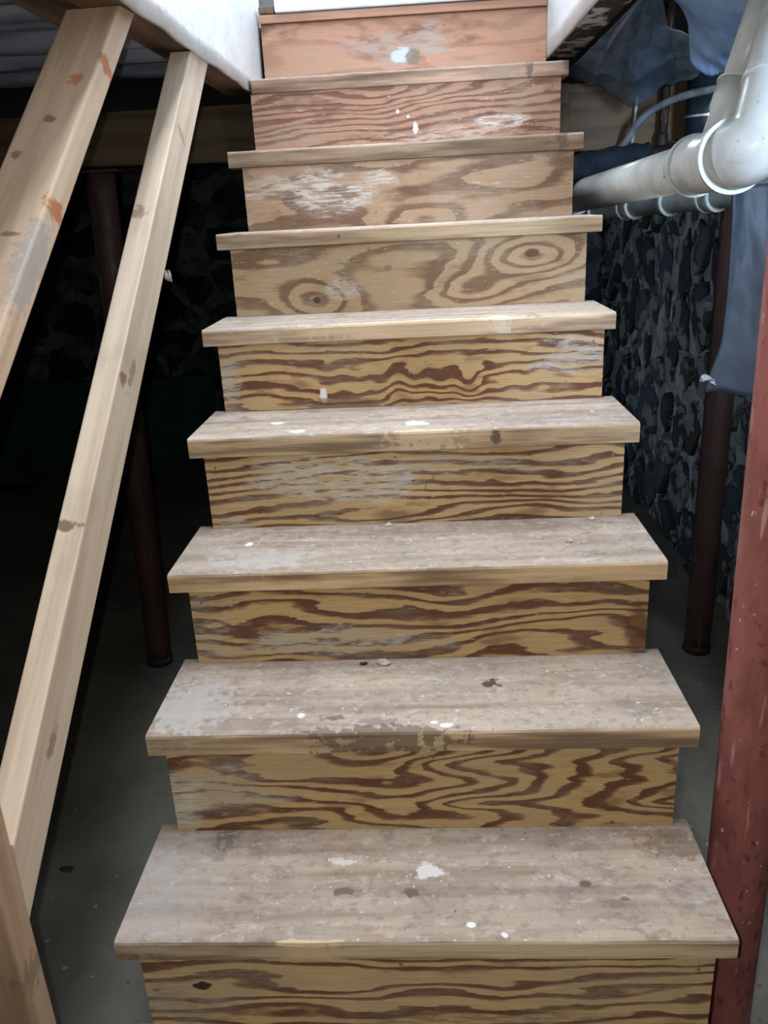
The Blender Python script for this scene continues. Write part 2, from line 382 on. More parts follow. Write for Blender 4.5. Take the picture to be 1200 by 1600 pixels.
def clip(poly, px, py, nx, ny):
    out = []
    for i in range(len(poly)):
        a = poly[i]; b = poly[(i + 1) % len(poly)]
        da = (a[0] - px) * nx + (a[1] - py) * ny; db = (b[0] - px) * nx + (b[1] - py) * ny
        if da <= 0: out.append(a)
        if (da < 0 < db) or (db < 0 < da):
            t = da / (da - db); out.append((a[0] + (b[0] - a[0]) * t, a[1] + (b[1] - a[1]) * t))
    return out
def stones(parent, u0, u1, v0, v1, su, sv, to3, seed, mats, shrink=1.06):
    rnd = random.Random(seed); pts = []
    nu = int((u1 - u0) / su); nv = int((v1 - v0) / sv)
    for j in range(nv + 1):
        for i in range(nu + 1):
            pts.append((u0 + (i + 0.5 * (j % 2) + rnd.uniform(-.46, .46)) * su, v0 + (j + 0.5 + rnd.uniform(-.46, .46)) * sv))
    for k, (cx, cy) in enumerate(pts):
        poly = [(cx - su, cy - sv), (cx + su, cy - sv), (cx + su, cy + sv), (cx - su, cy + sv)]
        for m, (qx, qy) in enumerate(pts):
            if m != k and abs(qx - cx) < 2.4 * su and abs(qy - cy) < 2.4 * sv:
                poly = clip(poly, (cx + qx) / 2, (cy + qy) / 2, qx - cx, qy - cy)
                if len(poly) < 3: break
        if len(poly) < 3: continue
        gx = sum(p[0] for p in poly) / len(poly); gy = sum(p[1] for p in poly) / len(poly)
        s = shrink * rnd.uniform(0.66, 1.06)
        # round the outline: each corner becomes two points
        rp = []
        for i in range(len(poly)):
            a = poly[i - 1]; b = poly[i]; c = poly[(i + 1) % len(poly)]
            for q in (a, c): rp.append((b[0] + (q[0] - b[0]) * 0.26, b[1] + (q[1] - b[1]) * 0.26))
        q = []
        for i in range(len(rp)):
            a = rp[i]; b = rp[(i + 1) % len(rp)]
            q.append(a)
            if math.hypot(a[0] - b[0], a[1] - b[1]) > .3 * sv: q.append(((a[0] + b[0]) / 2, (a[1] + b[1]) / 2))
        rp = []
        for x, y in q:
            f = s * rnd.uniform(.80, 1.08); rp.append((gx + (x - gx) * f, gy + (y - gy) * f))
        rp = [(x, min(max(y, FZ + 0.005), 1.6)) for x, y in rp]
        h = rnd.uniform(0.006, 0.035); tx = rnd.uniform(-.12, .12); ty = rnd.uniform(-.12, .12); n = len(rp)
        V = [to3(x, y, -0.03) for x, y in rp]
        V += [to3(gx + (x - gx) * .93, gy + (y - gy) * .93, h * .7 + tx * (x - gx) + ty * (y - gy)) for x, y in rp]
        V += [to3(gx + (x - gx) * .62, gy + (y - gy) * .62, h + tx * (x - gx) + ty * (y - gy)) for x, y in rp]
        F = [(r * n + i, r * n + (i + 1) % n, (r + 1) * n + (i + 1) % n, (r + 1) * n + i) for r in (0, 1) for i in range(n)]
        F += [tuple(2 * n + i for i in range(n)), tuple(n - 1 - i for i in range(n))]
        mesh('stone', V, F, rnd.choice(mats), parent)
stones(wall_r, 1.3, BY - 0.05, FZ + 0.02, 1.5, 0.25, 0.24, lambda u, v, h: (RX - h, u, v), 11, M_STONE)
stones(wall_b, -3.3, RX - 0.1, FZ + 0.02, 1.5, 0.36, 0.26, lambda u, v, h: (u, BY - h, v), 12, M_STONE2)

# ceiling slab of the basement (the storey above stands on it), with the stair opening
OX0, OX1, OY0, OY1 = -0.460, 0.50, -0.35, 1.96
V = []; F = []
for a, b in (((LX, FY), (RX, OY0)), ((LX, OY1), (RX, BY)), ((LX, OY0), (OX0, OY1)), ((OX1, OY0), (RX, OY1))):
    k = len(V); V += [(x, y, z) for x in (a[0], b[0]) for y in (a[1], b[1]) for z in (1.578, 1.602)]
    F += [tuple(k + i for i in f) for f in BOXF]
struct(mesh('ceiling', V, F, M_CEIL))

# stairwell walls and the storey above
SZ = 3.25
struct(patch('wall_stairwell_left', lambda u, v: (-0.452 + 0.005 * fbm(u * 9, v * 6, 4), -0.35 + u * 2.33, 1.396 + v * (SZ - 1.396) + (0.005 * fbm(u * 14, 0, 2) if v == 0 else 0)), 80, 50, M_WHITE, None, 0.012))
struct(patch('wall_stairwell_right', lambda u, v: (0.446 + 0.003 * fbm(u * 9, v * 6, 8), -0.35 + u * 2.33, 1.466 + v * (SZ - 1.466)), 80, 40, M_WHITE, None, 0.012))
struct(box('wall_stairwell_front', (-0.49, -0.39, 1.40), (0.50, -0.352, SZ), M_WHITE))
struct(box('ceiling_stairwell', (-1.6, -0.39, SZ), (1.6, 3.4, SZ + 0.05), M_WHITE))
struct(box('wall_upstairs_back', (-1.6, 3.3, 1.6), (1.6, 3.36, SZ), M_DOOR))
struct(box('wall_upstairs_left', (-1.6, 1.98, 1.6), (-1.55, 3.3, SZ), M_DOOR))
struct(box('wall_upstairs_right', (1.55, 1.98, 1.6), (1.6, 3.3, SZ), M_DOOR))

# ------------------------------------------------------------------ staircase
RUN = 0.2396
#        xL      xR     z top  thick
TR = {-1: (-.476, .475, -.405, .040), 0: (-.476, .475, -.2025, .040), 1: (-.478, .474, -.0025, .037), 2: (-.473, .4755, .2065, .0425), 3: (-.4765, .4765, .404, .0395),
      4: (-.4745, .4735, .610, .043), 5: (-.479, .469, .806, .0385), 6: (-.4775, .480, 1.0105, .039), 7: (-.478, .4725, 1.2155, .042), 8: (-.439, .4685, 1.421, .039)}
stair = empty('staircase', (0, 0.6, FZ), 'steep unpainted wooden staircase with plywood risers and thick plank treads', 'staircase')
K = lin((104, 92, 84)); WP = lin((238, 236, 236)); WQ = lin((196, 198, 198)); DK = lin((96, 82, 66)); GR = lin((150, 148, 142)); LT = lin((222, 196, 160))
# marks on the treads, world x, y: (x, y, rx, ry, colour, strength, raggedness)
TM = {1: [(-.129, .1, .020, .009, K, .8, 1.2), (-.016, .095, .014, .010, K, .9, 1.2), (.268, .112, .012, .008, K, .95, .3), (.307, .069, .020, .010, lin((140, 120, 108)), .8, 1.4), (.325, .080, .010, .005, K, .8, .8),
          (.013, .143, .030, .018, WP, .68, 1.3), (-.135, .166, .024, .009, WP, .5, 1.6), (.076, .033, .009, .006, WP, .95, 1.0), (.128, .012, .006, .006, WP, .9, 1.0), (.44, .195, .06, .035, lin((110, 86, 64)), .55, 1.2), (-.353, .215, .026, .036, lin((92, 88, 84)), .7, 1.4), (-.44, .12, .12, .14, lin((170, 166, 164)), .5, 1.2), (-.17, .002, .055, .006, LT, .8, .8)],
      2: [(-.149, .285, .018, .012, K, .75, 1.2), (-.069, .271, .032, .016, lin((140, 126, 122)), .8, 1.2), (.142, .389, .018, .012, lin((66, 54, 46)), .9, 1.6), (.05, .257, .014, .008, WP, .95, .8), (.03, .266, .008, .006, WP, .9, .8), (-.207, .294, .008, .008, WP, .9, .6), (.366, .311, .018, .014, lin((140, 128, 118)), .6, 1.2), (-.06, .24, .11, .02, lin((104, 92, 78)), .7, 1.9), (-.42, .33, .1, .09, lin((188, 184, 182)), .6, 1.3)],
      3: [(-.344, .628, .010, .010, WP, .95, .8), (-.30, .54, .10, .05, lin((190, 184, 178)), .6, 1.3), (.1, .67, .35, .035, lin((128, 112, 96)), .5, 1.2)],
      4: [(-.299, .836, .018, .014, WP, .95, .6), (-.243, .754, .018, .014, WP, .9, .6), (.011, .788, .026, .022, lin((232, 236, 250)), .95, .9), (.398, .837, .004, .006, WP, 1, .4), (.175, .72, .015, .012, K, .9, 1.2, .0, .014), (.03, .722, .1, .01, LT, .7, 1.0)],
      5: [(.21, .965, .03, .016, lin((226, 214, 190)), .8, 1.2), (0, .96, .25, .012, LT, .5, 1.4)], 6: [(-.17, 1.2, .006, .006, K, .9, .5, .0, .006), (.05, 1.25, .05, .02, WQ, .5, 2)],
      7: [(.30, 1.44, .1, .03, lin((120, 96, 76)), .6, 1.6), (.42, 1.44, .02, .04, DK, .7, 1.4)], 8: [(.36, 1.68, .014, .012, K, .8, 1.2), (.28, 1.68, .06, .02, lin((150, 130, 116)), .5, 1.5)]}
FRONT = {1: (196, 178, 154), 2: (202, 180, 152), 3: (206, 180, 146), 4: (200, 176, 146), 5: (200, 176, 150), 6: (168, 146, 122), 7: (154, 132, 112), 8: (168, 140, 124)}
for k, (x0, x1, z, th) in TR.items():
    y0 = (k - 1) * RUN; y1 = k * RUN + 0.021
    c = ((x0 + x1) / 2, (y0 + y1) / 2, z - th / 2)
    sp = [((e[0] - c[0], e[1] - c[1], e[7] if len(e) > 7 else th / 2), (e[2], e[3], e[8] if len(e) > 7 else .06), e[4], e[5], e[6]) for e in TM.get(k, [])]
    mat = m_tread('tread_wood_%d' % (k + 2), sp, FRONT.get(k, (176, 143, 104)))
    # plank with slightly worn front edge
    n = 48; V = []; F = []
    for i in range(n + 1):
        u = i / n; x = x0 + (x1 - x0) * u
        e = 0.0014 * fbm(u * 14, k * 3.1, 0); e2 = 0.0012 * fbm(u * 20, k * 5.7, 4)
        chip = 0.006 * math.exp(-((x + .17) / .035) ** 2) if k == 1 else 0.0
        prof = [(y0 + e, z - th + .002), (y0 + e, z - .006 - chip), (y0 + .002 + e, z - .002 + e2 - chip * .5), (y0 + .007 + chip * 2, z + e2), (y1, z), (y1, z - th), (y0 + .003, z - th)]
        V += [(x, a, b) for a, b in prof]
    m = 7
    for i in range(n):
        for j in range(m): F.append((i * m + j, i * m + (j + 1) % m, (i + 1) * m + (j + 1) % m, (i + 1) * m + j))
    F += [tuple(range(m)), tuple(n * m + j for j in range(m - 1, -1, -1))]
    mesh('tread', V, F, mat, stair)

def bump2(x, z, x0, z0, rx, rz): return math.exp(-((x - x0) / rx) ** 2 - ((z - z0) / rz) ** 2)
def sm(a, b, x):
    t = min(1.0, max(0.0, (x - a) / (b - a))); return t * t * (3 - 2 * t)
def tri(t):
    t = t % 1.0; return 4 * abs(t - 0.5) - 1
def ph1(x, z): return (z - .05 * max(0, x) + .01 * math.sin(x * 7)) / .030 + 1.3 * bump2(x, z, -.17, .10, .13, .02) - 1.0 * bump2(x, z, .02, .09, .08, .02)
def ph2(x, z):
    m = sm(-.16, .06, x); m2 = m * sm(.005, .05, z)
    zig = .045 * math.sin(2 * math.pi * (z / .085 + .1)) + .012 * math.sin(2 * math.pi * z / .03)
    return (1 - m2) * (z / .034 + .8 * math.sin(x * 9 + 1)) + m2 * (-(x - zig * (.7 + .5 * math.sin(x * 17))) / .080 + z / .10 + 2.0) + 1.2 * bump2(x, z, -.25, .12, .1, .03)
def ph3(x, z): return (z + .006 * math.sin(x * 13 + 1) + .004 * math.sin(x * 29)) / .031 + 1.1 * bump2(x, z, .08, .13, .09, .02) - 1.2 * bump2(x, z, .25, .05, .15, .03) + .9 * bump2(x, z, -.3, .05, .09, .03)
def ph4(x, z): return (z ** 0.9 + .006 * math.sin(x * 10) - .02 * x) / .024 - 1.6 * bump2(x, z, .22, .03, .1, .03) + 1.5 * bump2(x, z, -.1, .015, .12, .02)
def ph5(x, z):
    wv = (.007 * math.sin(x * 55) + .006 * math.sin(x * 93 + 1.2)) * bump2(x, z, .05, .05, .22, .05)
    return (z + wv + .03 * abs(x - .05)) / .025 + 1.4 * bump2(x, z, .12, .04, .08, .03) + 1.2 * bump2(x, z, -.14, .04, .12, .03)
def ph6(x, z):
    return 1.2 + 2.6 * bump2(x, z, -.235, .03, .09, .05) + 2.2 * bump2(x, z, .16, .045, .11, .045) - 1.5 * bump2(x, z, .03, .13, .20, .08) + 3.2 * bump2(x, z, .31, .115, .12, .05) + z / .09
def ph7(x, z): return .6 + z / .10 - .9 * x + 2.2 * bump2(x, z, .05, .0, .14, .04) + 1.0 * bump2(x, z, .3, .09, .16, .045) - 1.0 * bump2(x, z, -.2, .1, .2, .06)
def ph8(x, z): return z / .019 + 1.6 * bump2(x, z, -.08, .13, .13, .045) - .9 * math.sin(x * 5 + .5) - 2.2 * sm(.05, .5, x) * (z / .16)
def ph9(x, z): return z / .08 + .8 * math.sin(x * 6)
RS = {
 0: (ph3, (206, 174, 122), (154, 112, 76), (106, 72, 54), 1.0), -1: (ph4, (206, 174, 122), (154, 112, 76), (106, 72, 54), 1.0),
 1: (ph1, (212, 186, 140), (166, 130, 94), (112, 82, 64), 1.0), 2: (ph2, (208, 178, 128), (154, 112, 76), (108, 74, 54), 1.0),
 3: (ph3, (206, 174, 122), (154, 112, 76), (106, 72, 54), 1.0), 4: (ph4, (206, 174, 124), (154, 112, 76), (106, 72, 54), 1.0),
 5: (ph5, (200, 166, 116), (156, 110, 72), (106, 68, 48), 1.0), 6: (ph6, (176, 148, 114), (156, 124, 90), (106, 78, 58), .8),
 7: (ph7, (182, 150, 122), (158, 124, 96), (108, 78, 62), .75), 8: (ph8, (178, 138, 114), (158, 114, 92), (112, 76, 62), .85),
 9: (ph9, (200, 152, 128), (190, 142, 118), (160, 114, 94), .5)}
# marks on the risers, world x, z: (x, z, rx, rz, colour, strength, raggedness)
GP = lin((188, 184, 172))
RM = {1: [(-.39, -.135, .09, .05, GR, .7, 2.0), (-.35, -.098, .016, .009, lin((30, 26, 24)), .95, 1.5), (.1, -.17, .25, .02, lin((84, 68, 56)), .5, 2)],
 2: [(-.37, .085, .12, .06, lin((190, 184, 170)), .9, 2.0), (-.43, .06, .05, .06, lin((208, 206, 198)), .8, 2.0)], 3: [(-.16, .25, .20, .035, lin((184, 180, 168)), .9, 2.0), (-.42, .34, .04, .02, GR, .7, 2.0), (-.41, .27, .06, .05, GP, .5, 2.6), (-.03, .255, .03, .02, WQ, .6, 2.0), (.43, .26, .03, .06, lin((96, 58, 42)), .8, 1.0)],
 4: [(-.18, .51, .18, .06, lin((206, 198, 182)), .9, 2.2), (-.02, .505, .02, .03, WQ, .6, 2.0), (-.4, .41, .06, .02, WQ, .6, 2.4), (.2, .53, .2, .02, GP, .5, 2.6)],
 5: [(-.207, .642, .009, .018, WP, .9, .8), (-.43, .68, .03, .07, GP, .7, 2.4), (.39, .71, .10, .04, WQ, .65, 3.0), (-.16, .615, .1, .02, lin((88, 56, 48)), .6, 1.6)],
 6: [(-.176, .865, .05, .03, WQ, .5, 2.2), (-.235, .84, .014, .010, lin((60, 44, 36)), .9, 1.0), (.31, .93, .02, .012, lin((96, 62, 44)), .9, 1.0), (-.05, .91, .012, .008, lin((130, 104, 84)), .8, 1.0)],
 7: [(-.22, 1.10, .15, .045, lin((222, 214, 206)), .85, 2.2), (-.08, 1.13, .06, .02, lin((222, 214, 206)), .7, 2.2), (-.38, 1.12, .06, .03, lin((210, 196, 180)), .5, 2.4)],
 8: [(.29, 1.278, .10, .018, lin((224, 216, 210)), .85, 2.4), (.03, 1.268, .01, .02, WP, .8, 1.2), (.12, 1.25, .2, .02, lin((214, 190, 176)), .6, 2.6), (-.02, 1.315, .005, .006, WP, .95, .4), (0.01, 1.30, .005, .004, WP, .95, .4)],
 9: [(-.03, 1.515, .16, .045, lin((168, 160, 154)), .8, 2.6), (.09, 1.545, .06, .05, lin((176, 170, 164)), .6, 2.2), (-.01, 1.50, .03, .02, lin((206, 220, 230)), .8, 1.8), (.03, 1.49, .02, .02, lin((128, 116, 100)), .8, 1.6)]}
RISE_X = {1: (-.443, .444), 2: (-.443, .445), 3: (-.440, .446), 4: (-.444, .445), 5: (-.446, .445), 6: (-.446, .444), 7: (-.442, .448), 8: (-.444, .448), 9: (-.436, .438)}
nail_me = None
for k in range(-1, 10):
    f, lc, mc, dc, con = RS[k]
    x0, x1 = RISE_X.get(k, (-.444, .445))
    zb = TR[k - 1][2] + .0005 if k > -1 else FZ + .0005
    zt = (TR[k][2] - TR[k][3] - .0005) if k < 9 else 1.601
    y0 = (k - 1) * RUN + 0.004 if k < 9 else 8 * RUN; y1 = y0 + 0.016
    c = ((x0 + x1) / 2, (y0 + y1) / 2, (zb + zt) / 2)
    sp = [((x - c[0], 0, z - c[2]), (rx, 1.0, rz), col, st, rag) for (x, z, rx, rz, col, st, rag) in RM.get(k, [])]
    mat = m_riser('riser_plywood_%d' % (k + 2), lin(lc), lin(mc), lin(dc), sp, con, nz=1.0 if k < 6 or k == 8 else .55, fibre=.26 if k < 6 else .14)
    nx, nz_ = 100, 22; V = []; A = []; F = []
    for y in (y0, y1):
        for j in range(nz_ + 1):
            for i in range(nx + 1):
                x = x0 + (x1 - x0) * i / nx; z = zb + (zt - zb) * j / nz_
                wob = .0012 * fbm(j * .9, k * 7, i // 50) if i in (0, nx) else 0
                V.append((x + wob, y, z)); A.append(f(x, z - zb))
    N = (nx + 1) * (nz_ + 1); W = nx + 1
    for s in (0, N):
        for j in range(nz_):
            for i in range(nx): F.append((s + j * W + i, s + j * W + i + 1, s + (j + 1) * W + i + 1, s + (j + 1) * W + i))
    for i in range(nx):
        F.append((i, i + 1, N + i + 1, N + i)); q = nz_ * W; F.append((q + i, q + i + 1, N + q + i + 1, N + q + i))
    for j in range(nz_):
        F.append((j * W, (j + 1) * W, N + (j + 1) * W, N + j * W)); F.append((j * W + nx, (j + 1) * W + nx, N + (j + 1) * W + nx, N + j * W + nx))
    r = mesh('riser', V, F, mat, stair, attr=A)
    if 1 <= k <= 8:
        for (nx_, nz2) in ((x0 + .022, zt - .022), (x1 - .024, zt - .024), (x0 + .35 + .06 * (k % 3), zt - .012)):
            tube('nail', [(nx_, y0 - .0015, nz2), (nx_, y0 + .004, nz2)], .0028, M_NAIL, r, 10)
# sawtooth stringers behind the risers
def stringer(xc):
    P = []
    for k in range(-1, 9):
        zt = TR[k][2] - TR[k][3] - .0008
        ya = (k - 1) * RUN + .0215; yb = min(k * RUN + .0205, 1.848)
        P += [(ya, zt), (yb, zt)]
    P += [(1.848, 1.07), (-.27, FZ + .001), (-.457, FZ + .001)]
    n = len(P); V = [(xc - .019, a, b) for a, b in P] + [(xc + .019, a, b) for a, b in P]
    F = [tuple(range(n)), tuple(range(2 * n - 1, n - 1, -1))] + [(i, (i + 1) % n, n + (i + 1) % n, n + i) for i in range(n)]
    mesh('stringer', V, F, M_JOIST, stair)
for xc in (-.415, 0.0, .415): stringer(xc)

# landing edge and door sill at the top of the stairs
tag(box('landing_nosing', (-.437, 1.905, 1.603), (.439, 1.975, 1.626), m_pine('landing_nosing_wood', (206, 160, 136), (180, 134, 112), 'x'), None, .003), 'reddish wooden landing nosing strip above the topmost riser', 'nosing')
tag(box('door_sill', (-.386, 1.895, 1.628), (.441, 2.10, 1.672), M_SILL, None, .006), 'bright pale blue door sill at the head of the stairs', 'door sill')
tag(box('sill_block', (-.437, 1.905, 1.628), (-.389, 2.0, 1.648), M_JOIST, None, .003), 'short brown wooden block at the left end of the door sill', 'block')

# ------------------------------------------------------------------ railing
def rail(name, A, B, hs, wd, twist, ztop, mat, parent):
    A = Vector(A); B = Vector(B); ax = (B - A).normalized()
    side = Vector((1, 0, 0)).cross(ax).normalized()
    if side.z < 0: side = -side
    lat = side.cross(ax).normalized()
    if lat.x > 0: lat = -lat
    up = side * math.cos(twist) + lat * math.sin(twist); left = lat * math.cos(twist) - side * math.sin(twist)
    # a board in its own frame: local y runs along the board
    R = Matrix((-left, ax, up)).transposed(); L = (B - A).length
    v = [(x, y, z) for x in (-wd, 0) for y in (0, L) for z in (0, hs)]
    o = mesh(name, v, BOXF, mat, None, bevel=.004, loc=(0, 0, 0))
    o.data.transform(Matrix.Translation((wd / 2, -L / 2, -hs / 2)))
    cen = A + R @ Vector((-wd / 2, L / 2, hs / 2))
    T = Matrix.Translation(cen) @ R.to_4x4(); Ti = T.inverted()
    bm = bmesh.new(); bm.from_mesh(o.data)      # sawn ends: plumb against the newel, level under the header
    for co, no in ((Vector((0, NY, 0)), Vector((0, -1, 0))), (Vector((0, 0, ztop)), Vector((0, 0, 1)))):
        g = bmesh.ops.bisect_plane(bm, geom=list(bm.verts) + list(bm.edges) + list(bm.faces), plane_co=Ti @ co, plane_no=(Ti.to_3x3() @ no).normalized(), clear_outer=True)
        bmesh.ops.contextual_create(bm, geom=[e for e in g['geom_cut'] if isinstance(e, bmesh.types.BMEdge)])
    bm.to_mesh(o.data); bm.free()
    o.parent = parent; o.rotation_euler = R.to_euler(); o.location = cen - wloc(parent); WORLD_LOC[o.name] = cen
    return o
NY = -0.050
railing = empty('stair_railing', (-.6, NY, FZ), 'bare pine stair railing with two sloping rails and a newel post', 'railing')
def lerp3(a, b, t): return tuple(p + (q - p) * t for p, q in zip(a, b))
A2, B2 = (-.579, -.16, -.019), (-.441, 1.4, 1.566)
A1, B1 = (-.554, -.16, .595), (-.460, .85, 1.498)
a2 = lerp3(A2, B2, (NY + .16) / 1.56); b2 = lerp3(A2, B2, (1.392 + .019) / 1.585)
a1 = lerp3(A1, B1, (NY + .16) / 1.01); b1 = lerp3(A1, B1, (1.408 - .595) / .903)
KN = lin((120, 92, 70)); KR = lin((186, 112, 60)); GS = lin((170, 164, 164))
L2 = (Vector(b2) - Vector(a2)).length; L1 = (Vector(b1) - Vector(a1)).length
m_r2 = m_pine('mid_rail_pine', (222, 203, 182), (202, 181, 160), 'y', [((-.01, -.28, .05), (.03, .012, .03), KN, .85, .8), ((.024, .02, .03), (.02, .014, .02), KN, .75, 1.0), ((.024, .05, .0), (.02, .045, .012), lin((150, 124, 104)), .7, 1.0), ((.024, -.62, .0), (.02, .03, .012), lin((150, 122, 98)), .7, 1.0), ((.024, .66, .01), (.02, .01, .03), lin((150, 130, 110)), .6, 1.0), ((-.01, .4, .05), (.02, .02, .01), KN, .6, 1.0)])
m_r1 = m_pine('top_rail_pine', (220, 194, 168), (196, 168, 144), 'y', [((.05, .36, .0), (.012, .018, .03), KR, .9, .9), ((.05, .02, .0), (.02, .02, .03), KR, .9, .9), ((.05, -.10, .01), (.03, .10, .03), GS, .75, 1.0), ((.0, .2, .022), (.012, .012, .01), KN, .7, 1.0), ((-.03, .12, .022), (.01, .01, .01), KN, .7, 1.0), ((.02, .30, .022), (.012, .02, .01), lin((200, 110, 64)), .7, 1.0), ((.01, -.05, .022), (.02, .006, .01), KN, .7, 1.0)], stain=(150, 122, 100))
m_nw = m_pine('newel_pine', (188, 160, 134), (160, 132, 108), 'z', [((.04, 0, -.1), (.03, .03, .03), lin((120, 108, 90)), .6, 1.2)])
rail('mid_rail', lerp3(A2, B2, -.08), B2, .10, .047, .004, 1.399, m_r2, railing)
rail('top_rail', lerp3(A1, B1, -.02), B1, .045, .099, .041, 1.401, m_r1, railing)
nwx = -.566
box('newel_post', (nwx - .10, NY - .054, FZ + .001), (nwx, NY - .001, .86), m_nw, railing, .004)

# ------------------------------------------------------------------ framing overhead, left and right
tag(mesh('support_beam', [(x, y, z0 - .022 * x if top == 0 else 1.380) for x in (LX + .02, RX - .06) for y in (1.852, 1.945) for top, z0 in ((0, 1.203), (1, 0))], BOXF, M_BEAM, None, bevel=.004), 'old brown timber beam running across behind the upper steps', 'beam')
tag(box('opening_header', (-.548, -.34, 1.402), (-.460, 1.85, 1.577), m_pine('header_timber', (128, 100, 78), (92, 72, 56), 'y'), None, .003), 'brown timber header under the white wall at the rail ends', 'header')
tag(box('blocking_board', (-.66, -.34, 1.412), (-.550, .862, 1.45), m_pine('blocking_timber', (134, 108, 88), (98, 78, 62), 'y'), None, .003), 'brown flat board above the top of the upper rail', 'board')
tag(box('trimmer_joist', (.454, .32, 1.464), (.530, 1.93, 1.577), M_MOULD, None, .003), 'mould-stained trimmer joist under the right-hand white wall', 'joist')
tag(box('hanger_block', (.452, 1.815, 1.20), (.496, 1.850, 1.378), M_BEAM, None, .002), 'short vertical timber block beside the second step from the top', 'block')
def foil(u, v):
    x = -3.3 + u * 2.74; y = -.2 + v * 2.04
    r = .020 * math.sin(y * 26 + .8 * math.sin(x * 1.7)) + .012 * math.sin(y * 61 + x) + .012 * fbm(x * 2, y * 8, 1)
    return (x, y, 1.505 + r - .03 * sm(.9, 1.0, v))
tag(patch('ceiling_sheeting', foil, 90, 120, M_FOIL, None, .002), 'wrinkled grey plastic sheeting under the ceiling left of the stairs', 'sheeting')

# ------------------------------------------------------------------ posts
def post(name, base, top, r, mat, foot, label):
    o = empty(name, base, label, 'post')
    b = Vector(base); t = Vector(top); d = t - b
    pts = [b + d * (i / 24) for i in range(25)]
    tube('shaft', pts, r, mat, o, 28)
    tube('base_collar', [b + d * .0003, b + d * .012, b + d * .016], [r * 1.10, r * 1.08, r * 1.0], foot, o, 28)
    if top[2] < 1.35:
        v = [(t.x - .08 + .16 * i, t.y - .055 + .11 * j, t.z + .001 + .008 * k) for i in (0, 1) for j in (0, 1) for k in (0, 1)]
        mesh('cap_plate', v, BOXF, mat, o)
    return o
post('steel_post', (-1.063, 1.895, FZ), (-1.000, 1.895, 1.206), .0465, M_BROWNP, M_RUST, 'dark brown steel post left of the stairs, behind the rails')
post('steel_post', (1.052, 1.895, FZ), (1.05, 1.895, 1.168), .047, M_BROWNP, M_RUST, 'dark brown steel post right of the stairs, below the slate sheet')
post('steel_post', (.575, .25, FZ), (.545, .223, 1.577), .052, M_RED, M_RUST, 'thick scratched red painted steel post close at the right edge')

# ------------------------------------------------------------------ pipes and services on the right
drain = empty('drain_pipe', (.60, 1.0, 1.05), 'large white plastic drain pipe with branch fittings right of the stairs', 'pipe')
PR = .0475
far, near = Vector((.538, 1.953, 1.057)), Vector((.602, .969, 1.098))
axm = (near - far).normalized()
pA = far - axm * .5
tube('pipe_run', [pA, far, far.lerp(near, .5), near], PR, M_PVC, drain, 40)
wy0, wy1 = near + axm * .055, near + axm * .245
tube('wye_body', [wy0, wy0 + axm * .09, wy0 + axm * .105, wy1], [PR * 1.20, PR * 1.20, PR * 1.12, PR * 1.12], M_PVC, drain, 40)
ring('hub_rim', wy0, axm, PR * 1.0, PR * 1.30, .008, M_PVCRIM, drain, 40)
el = bez([wy1 - axm * .01, (.636, .708, 1.116), (.658, .702, 1.140), (.677, .722, 1.190), (.704, .765, 1.265), (.738, .814, 1.359)], 8)
tube('elbow', el, [PR * 1.28] * len(el), M_PVC, drain, 40)
ring('hub_rim', wy1 - axm * .006, axm, PR * 1.02, PR * 1.42, .010, M_PVCRIM, drain, 40)
e5 = el[28]; ed = (el[29] - el[27]).normalized()
ring('hub_rim', e5, ed, PR * 1.1, PR * 1.36, .012, M_PVC, drain, 40)
ed = (el[-1] - el[-4]).normalized()
tube('riser_pipe', [el[-1] - ed * .01, el[-1] + ed * .1, el[-1] + ed * .22], PR * 1.0, M_PVC, drain, 36)
br0 = Vector((.636, .897, 1.128)); b3 = Vector((.763, .998, 1.473)); bd = (b3 - br0).normalized()
tube('branch_hub', [br0, br0 + bd * .075, br0 + bd * .082, br0 + bd * .135], [.033, .033, .037, .037], M_PVC, drain, 32)
tube('branch_pipe', [br0 + bd * .13, br0 + bd * .3, br0 + bd * .46], .0305, M_PVC, drain, 32)
ring('hub_rim', br0 + bd * .136, bd, .030, .039, .005, M_PVC, drain)
ring('hub_rim', far - axm * (-.04), axm, PR, PR * 1.14, .03, M_PVCRIM, drain)
# red printed marks along the pipe
p2 = empty('lower_drain_pipe', (.70, 1.7, 1.0), 'thinner white plastic drain pipe, coloured grey for shade, running under the large one', 'pipe')
f2, n2_ = Vector((.571, 2.014, 1.012)), Vector((.86, 1.20, 1.046)); ax2 = (n2_ - f2).normalized()
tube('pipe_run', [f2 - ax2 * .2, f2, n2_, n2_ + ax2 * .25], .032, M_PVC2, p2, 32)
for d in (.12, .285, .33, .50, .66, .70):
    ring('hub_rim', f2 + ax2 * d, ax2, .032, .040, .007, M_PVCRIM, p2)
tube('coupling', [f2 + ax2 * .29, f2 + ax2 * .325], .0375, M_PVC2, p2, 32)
tube('coupling', [f2 + ax2 * .66, f2 + ax2 * .70], .0375, M_PVC2, p2, 32)

